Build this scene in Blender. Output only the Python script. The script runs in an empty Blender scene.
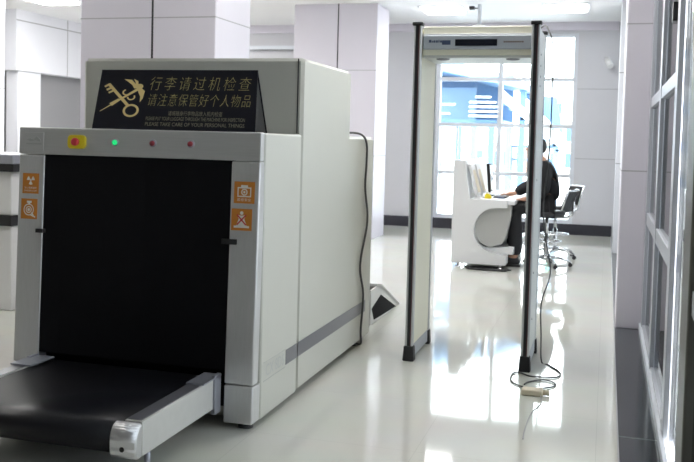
import bpy, bmesh, math, random
from mathutils import Vector, Matrix
random.seed(4)
PI = math.pi
SC = bpy.context.scene
COL = SC.collection

# ------------------------------------------------------------------ materials
def mat(name, color, rough=0.5, metal=0.0, emit=None, estr=0.0, noise=0.0, nscale=20, spec=0.5, coat=0.0, stretch=None, bump=0.0):
    m = bpy.data.materials.new(name); m.use_nodes = True
    nt = m.node_tree; b = nt.nodes['Principled BSDF']
    b.inputs['Base Color'].default_value = (*color, 1)
    b.inputs['Roughness'].default_value = rough
    b.inputs['Metallic'].default_value = metal
    b.inputs['Specular IOR Level'].default_value = spec
    b.inputs['Coat Weight'].default_value = coat
    if emit:
        b.inputs['Emission Color'].default_value = (*emit, 1)
        b.inputs['Emission Strength'].default_value = estr
    if noise or bump:
        tc = nt.nodes.new('ShaderNodeTexCoord'); mp = nt.nodes.new('ShaderNodeMapping')
        nz = nt.nodes.new('ShaderNodeTexNoise'); nz.inputs['Scale'].default_value = nscale
        nz.inputs['Detail'].default_value = 4
        nt.links.new(tc.outputs['Object'], mp.inputs['Vector'])
        if stretch: mp.inputs['Scale'].default_value = stretch
        nt.links.new(mp.outputs['Vector'], nz.inputs['Vector'])
        if noise:
            mx = nt.nodes.new('ShaderNodeMix'); mx.data_type = 'RGBA'
            mx.inputs['A'].default_value = (*[c*(1-noise) for c in color], 1)
            mx.inputs['B'].default_value = (*[min(1, c*(1+noise)) for c in color], 1)
            nt.links.new(nz.outputs['Fac'], mx.inputs['Factor'])
            nt.links.new(mx.outputs['Result'], b.inputs['Base Color'])
        if bump:
            bp = nt.nodes.new('ShaderNodeBump'); bp.inputs['Strength'].default_value = bump
            bp.inputs['Distance'].default_value = 0.002
            nt.links.new(nz.outputs['Fac'], bp.inputs['Height'])
            nt.links.new(bp.outputs['Normal'], b.inputs['Normal'])
    return m

def glass_mat(name, tint, refl=1.0):
    m = bpy.data.materials.new(name); m.use_nodes = True
    nt = m.node_tree; nt.nodes.clear()
    out = nt.nodes.new('ShaderNodeOutputMaterial'); mix = nt.nodes.new('ShaderNodeMixShader')
    tr = nt.nodes.new('ShaderNodeBsdfTransparent'); tr.inputs['Color'].default_value = (*tint, 1)
    gl = nt.nodes.new('ShaderNodeBsdfGlossy'); gl.inputs['Roughness'].default_value = 0.02
    fr = nt.nodes.new('ShaderNodeFresnel'); fr.inputs['IOR'].default_value = 1.45
    nt.links.new(fr.outputs[0], mix.inputs[0]); nt.links.new(tr.outputs[0], mix.inputs[1])
    nt.links.new(gl.outputs[0], mix.inputs[2]); nt.links.new(mix.outputs[0], out.inputs[0])
    return m

def floor_mat():
    m = bpy.data.materials.new('polished_tile'); m.use_nodes = True
    nt = m.node_tree; b = nt.nodes['Principled BSDF']
    tc = nt.nodes.new('ShaderNodeTexCoord')
    br = nt.nodes.new('ShaderNodeTexBrick'); br.offset = 0
    br.inputs['Scale'].default_value = 1.0
    br.inputs['Brick Width'].default_value = 0.8; br.inputs['Row Height'].default_value = 0.8
    br.inputs['Mortar Size'].default_value = 0.0012
    br.inputs['Color1'].default_value = (0.62, 0.62, 0.57, 1); br.inputs['Color2'].default_value = (0.635, 0.635, 0.585, 1)
    br.inputs['Mortar'].default_value = (0.52, 0.52, 0.48, 1)
    nt.links.new(tc.outputs['Object'], br.inputs['Vector'])
    nz = nt.nodes.new('ShaderNodeTexNoise'); nz.inputs['Scale'].default_value = 2.2
    mx = nt.nodes.new('ShaderNodeMix'); mx.data_type = 'RGBA'; mx.blend_type = 'MULTIPLY'
    mx.inputs['Factor'].default_value = 0.12
    nt.links.new(tc.outputs['Object'], nz.inputs['Vector'])
    nt.links.new(br.outputs['Color'], mx.inputs['A']); nt.links.new(nz.outputs['Color'], mx.inputs['B'])
    nt.links.new(mx.outputs['Result'], b.inputs['Base Color'])
    b.inputs['Roughness'].default_value = 0.05
    b.inputs['Specular IOR Level'].default_value = 0.45
    bp = nt.nodes.new('ShaderNodeBump'); bp.inputs['Strength'].default_value = 0.04; bp.inputs['Distance'].default_value = 0.01
    n2 = nt.nodes.new('ShaderNodeTexNoise'); n2.inputs['Scale'].default_value = 1.3
    nt.links.new(tc.outputs['Object'], n2.inputs['Vector']); nt.links.new(n2.outputs['Fac'], bp.inputs['Height'])
    nt.links.new(bp.outputs['Normal'], b.inputs['Normal'])
    return m

M = {}
M['floor'] = floor_mat()
M['granite'] = mat('dark_granite', (0.035, 0.04, 0.045), 0.12, noise=0.3, nscale=60)
M['granite_light'] = mat('granite_joint', (0.12, 0.15, 0.15), 0.2)
M['ceiling'] = mat('ceiling_white', (0.92, 0.92, 0.93), 0.7)
M['wallw'] = mat('painted_wall', (0.54, 0.54, 0.57), 0.5, noise=0.03, nscale=3)
M['clad'] = mat('aluminium_cladding', (0.60, 0.575, 0.64), 0.4, noise=0.03, nscale=2)
M['cladlight'] = mat('pale_cladding', (0.80, 0.81, 0.86), 0.4, noise=0.03, nscale=2)
M['grey_door'] = mat('grey_shutter', (0.30, 0.30, 0.31), 0.5)
M['joint'] = mat('dark_joint', (0.03, 0.03, 0.035), 0.7)
M['thin_joint'] = mat('thin_joint', (0.36, 0.36, 0.38), 0.7)
M['skirt'] = mat('dark_skirting', (0.03, 0.03, 0.04), 0.25)
M['frame_al'] = mat('window_frame_metal', (0.42, 0.43, 0.47), 0.4, 0.3, noise=0.03)
M['frame_white'] = mat('white_window_frame', (0.62, 0.65, 0.70), 0.45)
M['glass'] = glass_mat('clear_glass', (0.93, 0.97, 0.96))
M['glassdim'] = glass_mat('dimming_glass', (0.35, 0.365, 0.37))  # tint darkened to cut the daylight from the right
M['glasshalf'] = glass_mat('half_dimming_glass', (0.55, 0.56, 0.56))  # weaker tint, dims what shows through the open doorway
M['cream'] = mat('machine_enamel', (0.50, 0.50, 0.455), 0.38, noise=0.02, nscale=4, bump=0.03)
M['steel'] = mat('brushed_steel', (0.60, 0.60, 0.60), 0.45, 0.6, noise=0.10, nscale=6, stretch=(40, 40, 1.0))
M['steelh'] = mat('brushed_steel_bar', (0.58, 0.58, 0.575), 0.45, 0.6, noise=0.10, nscale=6, stretch=(1.0, 40, 40))
M['railal'] = mat('rail_aluminium', (0.62, 0.62, 0.60), 0.45, 0.4, noise=0.05)
M['chromeb'] = mat('bright_cap_metal', (0.75, 0.75, 0.77), 0.28, 0.8)
M['zinc'] = mat('grey_bracket', (0.36, 0.37, 0.42), 0.4, 0.5)
M['rubber'] = mat('black_rubber', (0.012, 0.012, 0.014), 0.55)
M['belt'] = mat('belt_rubber', (0.008, 0.008, 0.011), 0.38, spec=0.3, noise=0.3, nscale=90)
M['curtain'] = mat('lead_curtain', (0.0045, 0.0045, 0.006), 0.7, spec=0.12)
M['signblack'] = mat('black_acrylic', (0.006, 0.006, 0.012), 0.15, spec=0.2)
M['gold'] = mat('gold_lettering', (0.42, 0.36, 0.13), 0.5)
M['goldb'] = mat('gold_emblem', (0.75, 0.58, 0.24), 0.5)
M['golddim'] = mat('fine_gold_lettering', (0.20, 0.185, 0.13), 0.6)
M['yellow'] = mat('yellow_plastic', (0.75, 0.60, 0.02), 0.4)
M['red'] = mat('red_plastic', (0.55, 0.03, 0.04), 0.35)
M['redled'] = mat('red_lamp', (0.22, 0.01, 0.02), 0.4, emit=(0.6, 0.02, 0.02), estr=0.0)
M['greenled'] = mat('green_lamp', (0.01, 0.30, 0.06), 0.25, emit=(0.02, 0.8, 0.25), estr=0.35)
M['orange'] = mat('orange_sticker', (0.56, 0.20, 0.02), 0.5)
M['white'] = mat('white_print', (0.80, 0.78, 0.72), 0.5)
M['lightgrey'] = mat('light_print', (0.45, 0.46, 0.45), 0.5)
M['midgrey'] = mat('grey_print', (0.20, 0.20, 0.22), 0.5)
M['stripe'] = mat('grey_stripe', (0.16, 0.16, 0.18), 0.3, 0.3)
M['outline'] = mat('outline_grey', (0.40, 0.41, 0.39), 0.5)
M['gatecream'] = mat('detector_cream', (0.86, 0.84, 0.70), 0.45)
M['gateal'] = mat('detector_profile', (0.55, 0.56, 0.57), 0.35, 0.4)
M['gategrey'] = mat('detector_grey', (0.42, 0.45, 0.49), 0.4)
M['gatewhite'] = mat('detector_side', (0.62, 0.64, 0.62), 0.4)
M['screen'] = mat('dark_display', (0.01, 0.012, 0.02), 0.15)
M['darkred'] = mat('dark_red_strip', (0.10, 0.02, 0.025), 0.4)
M['navy'] = mat('navy_print', (0.04, 0.06, 0.12), 0.5)
M['desk'] = mat('white_laminate', (0.70, 0.70, 0.70), 0.35)
M['deskgrey'] = mat('grey_laminate', (0.40, 0.40, 0.38), 0.5)
M['chrome'] = mat('chrome', (0.75, 0.76, 0.78), 0.15, 1.0)
M['black'] = mat('black_plastic', (0.012, 0.012, 0.014), 0.4)
M['cloth'] = mat('black_cloth', (0.010, 0.010, 0.012), 0.85, noise=0.3, nscale=30)
M['skin'] = mat('skin', (0.55, 0.30, 0.20), 0.5)
M['hair'] = mat('black_hair', (0.01, 0.009, 0.009), 0.5)
M['beige'] = mat('beige_plastic', (0.62, 0.55, 0.42), 0.5)
M['greycable'] = mat('grey_cable', (0.06, 0.06, 0.06), 0.5)
M['lamp'] = mat('lamp_diffuser', (0.9, 0.9, 0.9), 0.5, emit=(1.0, 0.98, 0.95), estr=13.0)
M['lampsoft'] = mat('soft_lamp_diffuser', (0.9, 0.9, 0.9), 0.5, emit=(1.0, 0.98, 0.95), estr=6.5)
M['bluesteel'] = mat('blue_steelwork', (0.10, 0.19, 0.33), 0.5)
M['paleblue'] = mat('pale_blue_panel', (0.15, 0.25, 0.38), 0.5)
M['outwhite'] = mat('white_concrete', (0.80, 0.80, 0.80), 0.8)
M['outtan'] = mat('tan_facade', (0.20, 0.14, 0.12), 0.8, noise=0.1, nscale=0.6)
M['outbeige'] = mat('beige_facade', (0.24, 0.21, 0.18), 0.8, noise=0.1, nscale=0.6)
M['outglass'] = mat('facade_window', (0.05, 0.10, 0.16), 0.2)
M['outground'] = mat('paving', (0.85, 0.85, 0.85), 0.8, noise=0.08, nscale=1)
M['green'] = mat('green_sign', (0.03, 0.35, 0.12), 0.5)
M['leaf'] = mat('leaf', (0.08, 0.22, 0.06), 0.7, noise=0.4, nscale=6)
M['olive'] = mat('dark_bronze_frame', (0.11, 0.105, 0.09), 0.45, noise=0.08, nscale=3)

# ------------------------------------------------------------------ helpers
def wloc(o):
    v = Vector((0, 0, 0))
    while o is not None:
        v += o.location; o = o.parent
    return v

class MB:
    def __init__(s): s.bm = bmesh.new()
    def _mi(s, faces, mi, smooth=False):
        for f in faces: f.material_index = mi; f.smooth = smooth
    def box(s, x0, x1, y0, y1, z0, z1, mi=0, bev=0.0, seg=2):
        r = bmesh.ops.create_cube(s.bm, size=1.0)
        vs = r['verts']
        for v in vs:
            v.co = Vector(((x0+x1)/2 + v.co.x*(x1-x0), (y0+y1)/2 + v.co.y*(y1-y0), (z0+z1)/2 + v.co.z*(z1-z0)))
        fs = set(f for v in vs for f in v.link_faces)
        s._mi(fs, mi)
        if bev > 0:
            es = set(e for v in vs for e in v.link_edges)
            g = bmesh.ops.bevel(s.bm, geom=list(es), offset=bev, segments=seg, affect='EDGES', profile=0.5)
            s._mi(g['faces'], mi, True)
        return s
    def prism(s, pts, axis, a0, a1, mi=0, bev=0.0):
        # pts: 2D outline; axis 'X' -> (y,z), 'Y' -> (x,z), 'Z' -> (x,y)
        def mk(p, a):
            return {'X': (a, p[0], p[1]), 'Y': (p[0], a, p[1]), 'Z': (p[0], p[1], a)}[axis]
        lo = [s.bm.verts.new(mk(p, a0)) for p in pts]; hi = [s.bm.verts.new(mk(p, a1)) for p in pts]
        n = len(pts); fs = [s.bm.faces.new(lo), s.bm.faces.new(hi[::-1])]
        for i in range(n):
            fs.append(s.bm.faces.new((lo[i], hi[i], hi[(i+1) % n], lo[(i+1) % n])))
        s._mi(fs, mi)
        bmesh.ops.recalc_face_normals(s.bm, faces=fs)
        if bev > 0:
            es = set(e for f in fs for e in f.edges)
            g = bmesh.ops.bevel(s.bm, geom=list(es), offset=bev, segments=2, affect='EDGES')
            s._mi(g['faces'], mi, True)
        return s
    def tube(s, pts, r, mi=0, seg=10, closed=False, cap=True):
        pts = [Vector(p) for p in pts]; n = len(pts)
        rs = r if isinstance(r, (list, tuple)) else [r]*n
        rings = []; up = None
        for i, p in enumerate(pts):
            if closed: t = (pts[(i+1) % n] - pts[i-1])
            else: t = pts[min(i+1, n-1)] - pts[max(i-1, 0)]
            t.normalize()
            if up is None:
                up = Vector((0, 0, 1)) if abs(t.z) < 0.9 else Vector((1, 0, 0))
            u = (up - t*up.dot(t)).normalized(); w = t.cross(u); up = u
            rings.append([s.bm.verts.new(p + (u*math.cos(2*PI*k/seg) + w*math.sin(2*PI*k/seg))*rs[i]) for k in range(seg)])
        fs = []
        for i in range(n if closed else n-1):
            a, b = rings[i], rings[(i+1) % n]
            for k in range(seg):
                fs.append(s.bm.faces.new((a[k], a[(k+1) % seg], b[(k+1) % seg], b[k])))
        s._mi(fs, mi, True)
        if cap and not closed:
            c = [s.bm.faces.new(rings[0][::-1]), s.bm.faces.new(rings[-1])]; s._mi(c, mi)
        return s
    def cyl(s, p0, p1, r, r1=None, mi=0, seg=20):
        return s.tube([p0, p1], [r, r if r1 is None else r1], mi, seg)
    def lathe(s, prof, c, mi=0, seg=24, axis='Z'):
        # prof: list of (r, h)
        rings = []
        for r, h in prof:
            ring = []
            for k in range(seg):
                a = 2*PI*k/seg
                if axis == 'Z': v = (c[0]+r*math.cos(a), c[1]+r*math.sin(a), c[2]+h)
                elif axis == 'Y': v = (c[0]+r*math.cos(a), c[1]+h, c[2]+r*math.sin(a))
                else: v = (c[0]+h, c[1]+r*math.cos(a), c[2]+r*math.sin(a))
                ring.append(s.bm.verts.new(v))
            rings.append(ring)
        fs = []
        for a, b in zip(rings, rings[1:]):
            for k in range(seg):
                fs.append(s.bm.faces.new((a[k], a[(k+1) % seg], b[(k+1) % seg], b[k])))
        s._mi(fs, mi, True)
        s._mi([s.bm.faces.new(rings[0][::-1]), s.bm.faces.new(rings[-1])], mi)
        return s
    def ball(s, c, r, mi=0, sc=(1, 1, 1), seg=16):
        g = bmesh.ops.create_uvsphere(s.bm, u_segments=seg, v_segments=seg//2+2, radius=1)
        for v in g['verts']: v.co = Vector((c[0]+v.co.x*r*sc[0], c[1]+v.co.y*r*sc[1], c[2]+v.co.z*r*sc[2]))
        s._mi(set(f for v in g['verts'] for f in v.link_faces), mi, True)
        return s
    def quad(s, pts, mi=0):
        f = s.bm.faces.new([s.bm.verts.new(p) for p in pts]); f.material_index = mi; return s
    def text(s, body, origin, right, up, size, width=None, mi=0, depth=0.0008, shear=0.0, spacing=1.0, thin=0.0):
        cu = bpy.data.curves.new('tmp', 'FONT'); cu.body = body; cu.size = size; cu.extrude = 0
        cu.resolution_u = 3; cu.offset = thin; cu.shear = shear; cu.space_character = spacing
        ob = bpy.data.objects.new('tmp', cu); COL.objects.link(ob)
        dg = bpy.context.evaluated_depsgraph_get(); me = bpy.data.meshes.new_from_object(ob.evaluated_get(dg))
        right = Vector(right).normalized(); up = Vector(up).normalized(); nrm = right.cross(up)
        xs = [v.co.x for v in me.vertices] or [0, 1]; x0, x1 = min(xs), max(xs)
        k = (width/(x1-x0)) if width else 1.0
        o = Vector(origin)
        vs = [s.bm.verts.new(o + right*((v.co.x-x0)*k) + up*v.co.y + nrm*depth) for v in me.vertices]
        for p in me.polygons:
            try:
                f = s.bm.faces.new([vs[i] for i in p.vertices]); f.material_index = mi
            except ValueError: pass
        bpy.data.objects.remove(ob); bpy.data.curves.remove(cu); bpy.data.meshes.remove(me)
        return s
    def build(s, name, mats, parent=None, local=False, **props):
        me = bpy.data.meshes.new(name)
        if not local:
            off = wloc(parent) if parent is not None else Vector((0, 0, 0))
            if off.length: bmesh.ops.translate(s.bm, verts=s.bm.verts, vec=-off)
        s.bm.to_mesh(me); s.bm.free()
        for m in (mats if isinstance(mats, (list, tuple)) else [mats]): me.materials.append(m)
        o = bpy.data.objects.new(name, me); COL.objects.link(o)
        if parent is not None: o.parent = parent
        for k, v in props.items(): o[k] = v
        return o

def thing(name, label, cat, loc=(0, 0, 0), group=None):
    o = bpy.data.objects.new(name, None); o.empty_display_size = 0.1
    o.location = loc; COL.objects.link(o); o['label'] = label; o['category'] = cat
    if group: o['group'] = group
    return o
def tag(o, label, cat, group=None):
    o['label'] = label; o['category'] = cat
    if group: o['group'] = group
    return o
def struct(o, label=None):
    o['kind'] = 'structure'
    if label: o['label'] = label
    return o
def copy_tree(o, parent=None):
    c = o.copy(); COL.objects.link(c); c.parent = parent
    for ch in [x for x in o.children]: copy_tree(ch, c)
    return c
def smooth_path(pts, n=6):
    P = [Vector(p) for p in pts]; out = []
    for i in range(len(P)-1):
        p0 = P[max(i-1, 0)]; p1 = P[i]; p2 = P[i+1]; p3 = P[min(i+2, len(P)-1)]
        for k in range(n):
            t = k/n
            out.append(0.5*((2*p1) + (p2-p0)*t + (2*p0-5*p1+4*p2-p3)*t*t + (3*p1-p0-3*p2+p3)*t**3))
    out.append(P[-1]); return out

# ------------------------------------------------------------------ room shell
YF = 14.7        # far wall
CZ = 3.37        # ceiling
YB = -9.0        # back of the hall
XL = -9.1        # left side line of the hall
WX = 0.34        # plane of the right-hand glazing
struct(MB().quad([(-14, YB, 0), (WX+0.1, YB, 0), (WX+0.1, YF+0.3, 0), (-14, YF+0.3, 0)]).build('floor', M['floor']), 'polished pale tile floor')
# dark granite edging under the glazing
struct(MB().box(0.105, 0.30, YB, 4.55, 0, 0.004, 0).box(0.105, 0.30, 4.56, YF, 0, 0.004, 0).box(0.105, 0.30, 4.55, 4.56, 0, 0.0042, 1).box(0.098, 0.105, YB, YF, 0, 0.005, 2)
       .build('trim_1', [M['granite'], M['granite_light'], M['thin_joint']]), 'dark granite edging strip along the glazing')
struct(MB().box(-14, WX+0.1, YB, YF+0.3, CZ, CZ+0.2).build('ceiling', M['ceiling']), 'white ceiling')
# far wall with window opening  (X -2.76..-0.5, Z 0.17..3.2)
w = MB()
WX0, WX1, WZ0, WZ1 = -2.76, -0.50, 0.17, 3.20
w.box(-14, WX0, YF, YF+0.25, 0, CZ).box(WX1, WX+0.1, YF, YF+0.25, 0, CZ)
w.box(WX0, WX1, YF, YF+0.25, 0, WZ0).box(WX0, WX1, YF, YF+0.25, WZ1, CZ)
for z in (1.217, 2.32):
    w.box(WX1+0.01, WX+0.1, YF-0.003, YF, z-0.006, z+0.006, 1)
struct(w.build('wall_back', [M['wallw'], M['thin_joint']]), 'pale far wall')
struct(MB().box(-14, WX0, YF-0.05, YF, 3.24, CZ).box(WX1, 0.1, YF-0.05, YF, 3.24, CZ).box(WX0, WX1, YF-0.05, YF, 3.24, CZ).build('trim_2', M['clad']), 'grey trim band under the ceiling')
struct(MB().box(-14, 0.105, YF-0.03, YF, 0, 0.17).build('baseboard_back', M['skirt']), 'black skirting along the far wall')
struct(MB().box(-8.0, -4.9, YF-0.14, YF-0.03, 2.95, 3.01).build('trim_3', M['frame_white']), 'white ledge high on the far wall')
# left side: bulkhead beam with dark opening below it
w = MB()
w.box(XL-0.34, XL, 12.3, YF, 2.40, CZ)
w.box(XL-0.003, XL+0.002, 13.7, 13.72, 2.40, CZ, 1)
w.box(XL-0.003, XL+0.004, 12.3, YF, 3.19, 3.205, 1)
struct(w.build('wall_left', [M['cladlight'], M['thin_joint']]), 'pale bulkhead beam along the left side')
struct(MB().box(-14, -13.8, YB, YF, 0, CZ).box(XL-0.30, XL-0.20, 13.0, YF, 0, 2.40, 0).build('wall_side', M['grey_door']), 'grey recessed wall under the beam')
struct(MB().box(-14, WX+0.1, YB-0.2, YB, 0, CZ).build('wall_front', M['wallw']))

def column(x0, x1, y0, y1, m, label, vjx=None, zj=(), sidem=None, bev=0.01):
    c = MB().box(x0, x1, y0, y1, 0, CZ, 0, bev)
    if vjx is not None: c.box(vjx-0.009, vjx+0.009, y0-0.002, y0+0.004, 0, CZ, 1)
    for z in zj:
        c.box(x0-0.001, x1+0.001, y0-0.0015, y1+0.001, z-0.005, z+0.005, 2)
    return struct(c.build('column', [m, M['joint'], M['thin_joint']]), label)
column(-4.45, -3.17, 6.9, 7.65, M['clad'], 'broad grey clad column behind the baggage scanner', -3.755, (2.42, 1.2))
column(-4.45, -3.20, 12.4, 13.1, M['clad'], 'broad grey clad column near the far wall', -3.78, (2.42, 1.2))
column(-9.36, -9.13, 12.40, 13.0, M['cladlight'], 'slim grey column at the left under the bulkhead', None, (2.4,))  # grey column in pale cladding to imitate light on its side
column(-9.4, -7.87, 9.9, 10.4, M['cladlight'], 'pale column at the left edge of the hall', None, (2.0,))
column(0.11, 0.52, 7.32, 8.0, M['clad'], 'grey clad pillar standing on the granite strip', None, (2.38, 1.24))
column(0.112, 0.52, 12.4, 13.0, M['cladlight'], 'pale pillar further down the glazed side', None, (2.4, 1.2))

# ------------------------------------------------------------------ far window
win = thing('window_1', 'tall far window with pale glazing bars', 'window', (-1.63, YF, WZ0)); del win['category']; win['kind'] = 'structure'
f = MB()
for x in (WX0+0.03, -1.71, WX1-0.03): f.box(x-0.035, x+0.035, YF+0.03, YF+0.13, WZ0, WZ1)
for z in (WZ0+0.03, 0.93, 1.72, 2.47, WZ1-0.03): f.box(WX0, WX1, YF+0.04, YF+0.12, z-0.03, z+0.03)
f.box(-2.40, -2.38, YF+0.06, YF+0.1, WZ0, 1.72)
f.build('window_frame', M['frame_white'], win)
MB().box(WX0, WX1, YF+0.075, YF+0.083, WZ0, WZ1).build('window_pane', M['glass'], win)

# ------------------------------------------------------------------ right-hand curtain glazing
win = thing('window_2', 'grey metal framed glazing running along the right side', 'window', (0.3, 4, 0)); del win['category']; win['kind'] = 'structure'
ys = [4.44 + 1.36*k for k in range(-8, 8)]
fm = MB()
for y in ys:
    if y < 3.6 and y > 3.0 or y < 0: continue
    fm.box(0.30, 0.325, y, y+0.15, 0, CZ, 0, 0.003)
fm.build('mullion', M['frame_al'], win)
rl = MB()
for za, zb in ((1.725, 1.80), (0.84, 0.93), (0.0, 0.07), (3.22, CZ)):
    rl.box(0.304, 0.345, 4.46, YF, za, zb, 0, 0.004)
    rl.box(0.304, 0.345, 0.0, 3.34, za, zb, 0, 0.004)
rl.build('transom', M['frame_al'], win)
MB().box(0.326, 0.332, 0.0, 3.34, 0.05, CZ).box(0.326, 0.332, 4.50, YF, 0.05, CZ).build('window_pane', M['glassdim'], win)
MB().box(0.326, 0.332, 3.62, 4.44, 0.05, CZ).build('window_pane', M['glasshalf'], win)  # pane added across the open doorway to dim the outside light
struct(MB().box(0.30, 0.36, YB, 0.0, 0, CZ).build('wall_right', M['wallw']))  # unseen wall put in place of glazing to block daylight from behind
struct(MB().box(0.285, 0.305, YB, YF, 0, 0.055).build('baseboard_right', M['frame_white']), 'pale sill under the glazing')
struct(MB().box(0.292, 0.50, 3.34, 3.62, 0, CZ, 0, 0.01).build('door_1', M['olive']), 'dark bronze door frame close on the right')
dl = thing('door_closer', 'small black door closer fixed high on the glazing', 'door closer', (0.31, 5.1, 2.03))
MB().box(0.305, 0.343, 5.05, 5.13, 2.10, 2.20, 0, 0.004).build('closer_body', M['black'], dl)
MB().cyl((0.32, 5.09, 2.20), (0.32, 5.2, 2.75), 0.006).build('arm', M['gateal'], dl)

# ------------------------------------------------------------------ ceiling fixtures
LAMPS = [(0, 0, -2.38, 13.05), (1, 0, -0.63, 13.05)]
for j, y in enumerate((10.6, 8.2, 5.8, 3.4)):
    for i, x in enumerate((-1.9, -0.7, -6.2, -7.9)): LAMPS.append((i, j+1, x, y)) if (j < 3 or i > 1) and not (i == 0 and j == 1) else None
LAMPS += [(3, 1, -6.6, 13.2), (3, 1, -7.9, 11.5), (3, 1, -6.4, 11.5), (3, 1, -7.9, 9.4)]  # unseen lamps added to brighten the left bulkhead
if True:
    for i, j, x, y in LAMPS:
        lab = {(0, 0): 'recessed square ceiling lamp nearer the far window centre, left of the camera pole',
               (1, 0): 'recessed square ceiling lamp right of the camera pole'}.get((i, j), 'unseen square ceiling lamp added to light the hall')
        t = thing('ceiling_lamp', lab, 'ceiling lamp', (x, y, CZ), 'recessed lamps in the ceiling')
        MB().box(x-0.32, x+0.32, y-0.32, y-0.29, CZ-0.012, CZ).box(x-0.32, x+0.32, y+0.29, y+0.32, CZ-0.012, CZ).box(x-0.32, x-0.29, y-0.29, y+0.29, CZ-0.012, CZ).box(x+0.29, x+0.32, y-0.29, y+0.29, CZ-0.012, CZ).build('lamp_frame', M['frame_white'], t)
        MB().box(x-0.28, x+0.28, y-0.28, y+0.28, CZ-0.045, CZ-0.001, 0, 0.01).build('diffuser', M['lamp' if j else 'lampsoft'], t)
t = thing('ceiling_camera', 'white security camera hanging on a pole from the ceiling', 'camera', (-1.80, 12.7, CZ))
MB().cyl((-1.80, 12.7, CZ), (-1.80, 12.7, 3.06), 0.028).build('pole', M['frame_white'], t)
MB().lathe([(0.04, 0), (0.09, 0.0), (0.09, 0.05), (0.03, 0.07)], (-1.80, 12.7, 3.02)).build('housing', M['desk'], t)
MB().box(-1.94, -1.86, 12.62, 12.70, 3.29, 3.34, 0, 0.01).cyl((-1.87, 12.68, 3.315), (-1.80, 12.7, 3.315), 0.01).build('sensor', M['black'], t)
t = thing('wall_camera', 'small white camera on the far wall beside the pale pillar', 'camera', (-0.03, YF, 2.7))
MB().cyl((-0.03, YF, 2.66), (-0.03, YF-0.12, 2.66), 0.015).build('bracket', M['desk'], t)
MB().tube([(-0.06, YF-0.10, 2.78), (-0.0, YF-0.24, 2.66)], 0.045, 0, 14).build('camera_body', M['desk'], t)

# ------------------------------------------------------------------ X-ray baggage scanner
S = thing('baggage_scanner', 'large cream baggage X-ray machine with steel tunnel front and black conveyor', 'X-ray machine', (-2.27, 5.0, 0))
XR, XLm = -1.60, -2.962
b = MB()
b.box(XLm+0.003, XR, 4.085, 4.622, 0.03, 1.45, 0, 0.012)
b.build('front_body', M['cream'], S)
tb = MB().prism([(4.628, 0.03), (6.20, 0.03), (6.20, 1.45), (5.575, 1.45), (5.575, 1.865), (4.628, 1.865)], 'X', XLm, XR, 0, 0.018)
tb.box(-1.634, -1.6285, 4.6255, 4.63, 1.455, 1.862, 1).build('tall_body', [M['cream'], M['joint']], S)
MB().box(XLm+0.03, XR-0.05, 6.20, 6.24, 0.10, 1.40, 0, 0.005).build('rear_frame', M['steel'], S)
# stripe and model lettering on the side
st = MB().box(XR, XR+0.002, 4.44, 4.618, 0.225, 0.305).box(XR, XR+0.002, 4.632, 6.06, 0.225, 0.305)
st.build('side_stripe', M['stripe'], S)
lt = MB()
lt.text('CX 8DS', (XR, 4.15, 0.235), (0, 1, 0), (0, 0, 1), 0.085, 0.26, 0, 0.0015)
lt.build('model_lettering', M['lightgrey'], S, label='pale grey outlined lettering')
MB().box(XR, XR+0.0012, 4.12, 4.43, 0.213, 0.218).box(XR, XR+0.0012, 4.12, 4.43, 0.308, 0.311).build('side_outline', M['outline'], S)
# steel tunnel frame
MB().box(-2.964, -1.604, 3.995, 4.04, 1.312, 1.452, 0, 0.006).build('top_bar', M['steelh'], S)
for x0, x1 in ((-2.962, -2.808), (-1.757, -1.606)):
    MB().box(x0, x1, 3.998, 4.07, 0.222, 1.310, 0, 0.008).box(x0, x1+0.001, 3.998, 4.10, 0.032, 0.218, 0, 0.008).build('frame_post', M['steel'], S)
MB().box(-2.81, -1.757, 4.03, 4.10, 0.10, 0.20).build('lower_panel', M['rubber'], S)
# curtain strips
cu = MB()
n = 9; wd = (2.81-1.755)/n
for k in range(n):
    x = -2.81 + k*wd
    cu.box(x, x+wd+0.004, 4.003+0.0004*(k % 2), 4.007+0.0004*(k % 2), 0.285, 1.312)
cu.build('tunnel_curtain', M['curtain'], S)
MB().box(-2.81, -1.755, 4.07, 4.11, 0.2, 1.312).build('tunnel_interior', M['curtain'], S)
# controls on the top bar
FY = 3.995
rr = []
for cx_, cz_, a0_ in ((-2.582, 1.396, 0), (-2.646, 1.396, 90), (-2.646, 1.367, 180), (-2.582, 1.367, 270)):
    rr += [(cx_+0.021*math.cos(math.radians(a0_+18*k)), cz_+0.021*math.sin(math.radians(a0_+18*k))) for k in range(6)]
t = MB().prism(rr, 'Y', FY-0.014, FY, 0, 0.003).build('stop_housing', M['yellow'], S)
MB().lathe([(0.018, 0.0), (0.018, -0.008), (0.021, -0.010), (0.020, -0.018), (0.013, -0.022)], (-2.614, FY-0.014, 1.382), 0, 24, 'Y').build('stop_button', M['red'], t)
for x, z, mm in ((-2.394, 1.384, 'greenled'), (-2.183, 1.385, 'redled'), (-1.975, 1.387, 'redled')):
    bz = MB().lathe([(0.019, 0.0), (0.019, -0.006), (0.013, -0.008)], (x, FY, z), 0, 20, 'Y').build('lamp_bezel', M['zinc'], S)
    MB().lathe([(0.014, -0.006), (0.013, -0.016), (0.006, -0.020)], (x, FY, z), 0, 20, 'Y').build('indicator_lamp', M[mm], bz)
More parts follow.
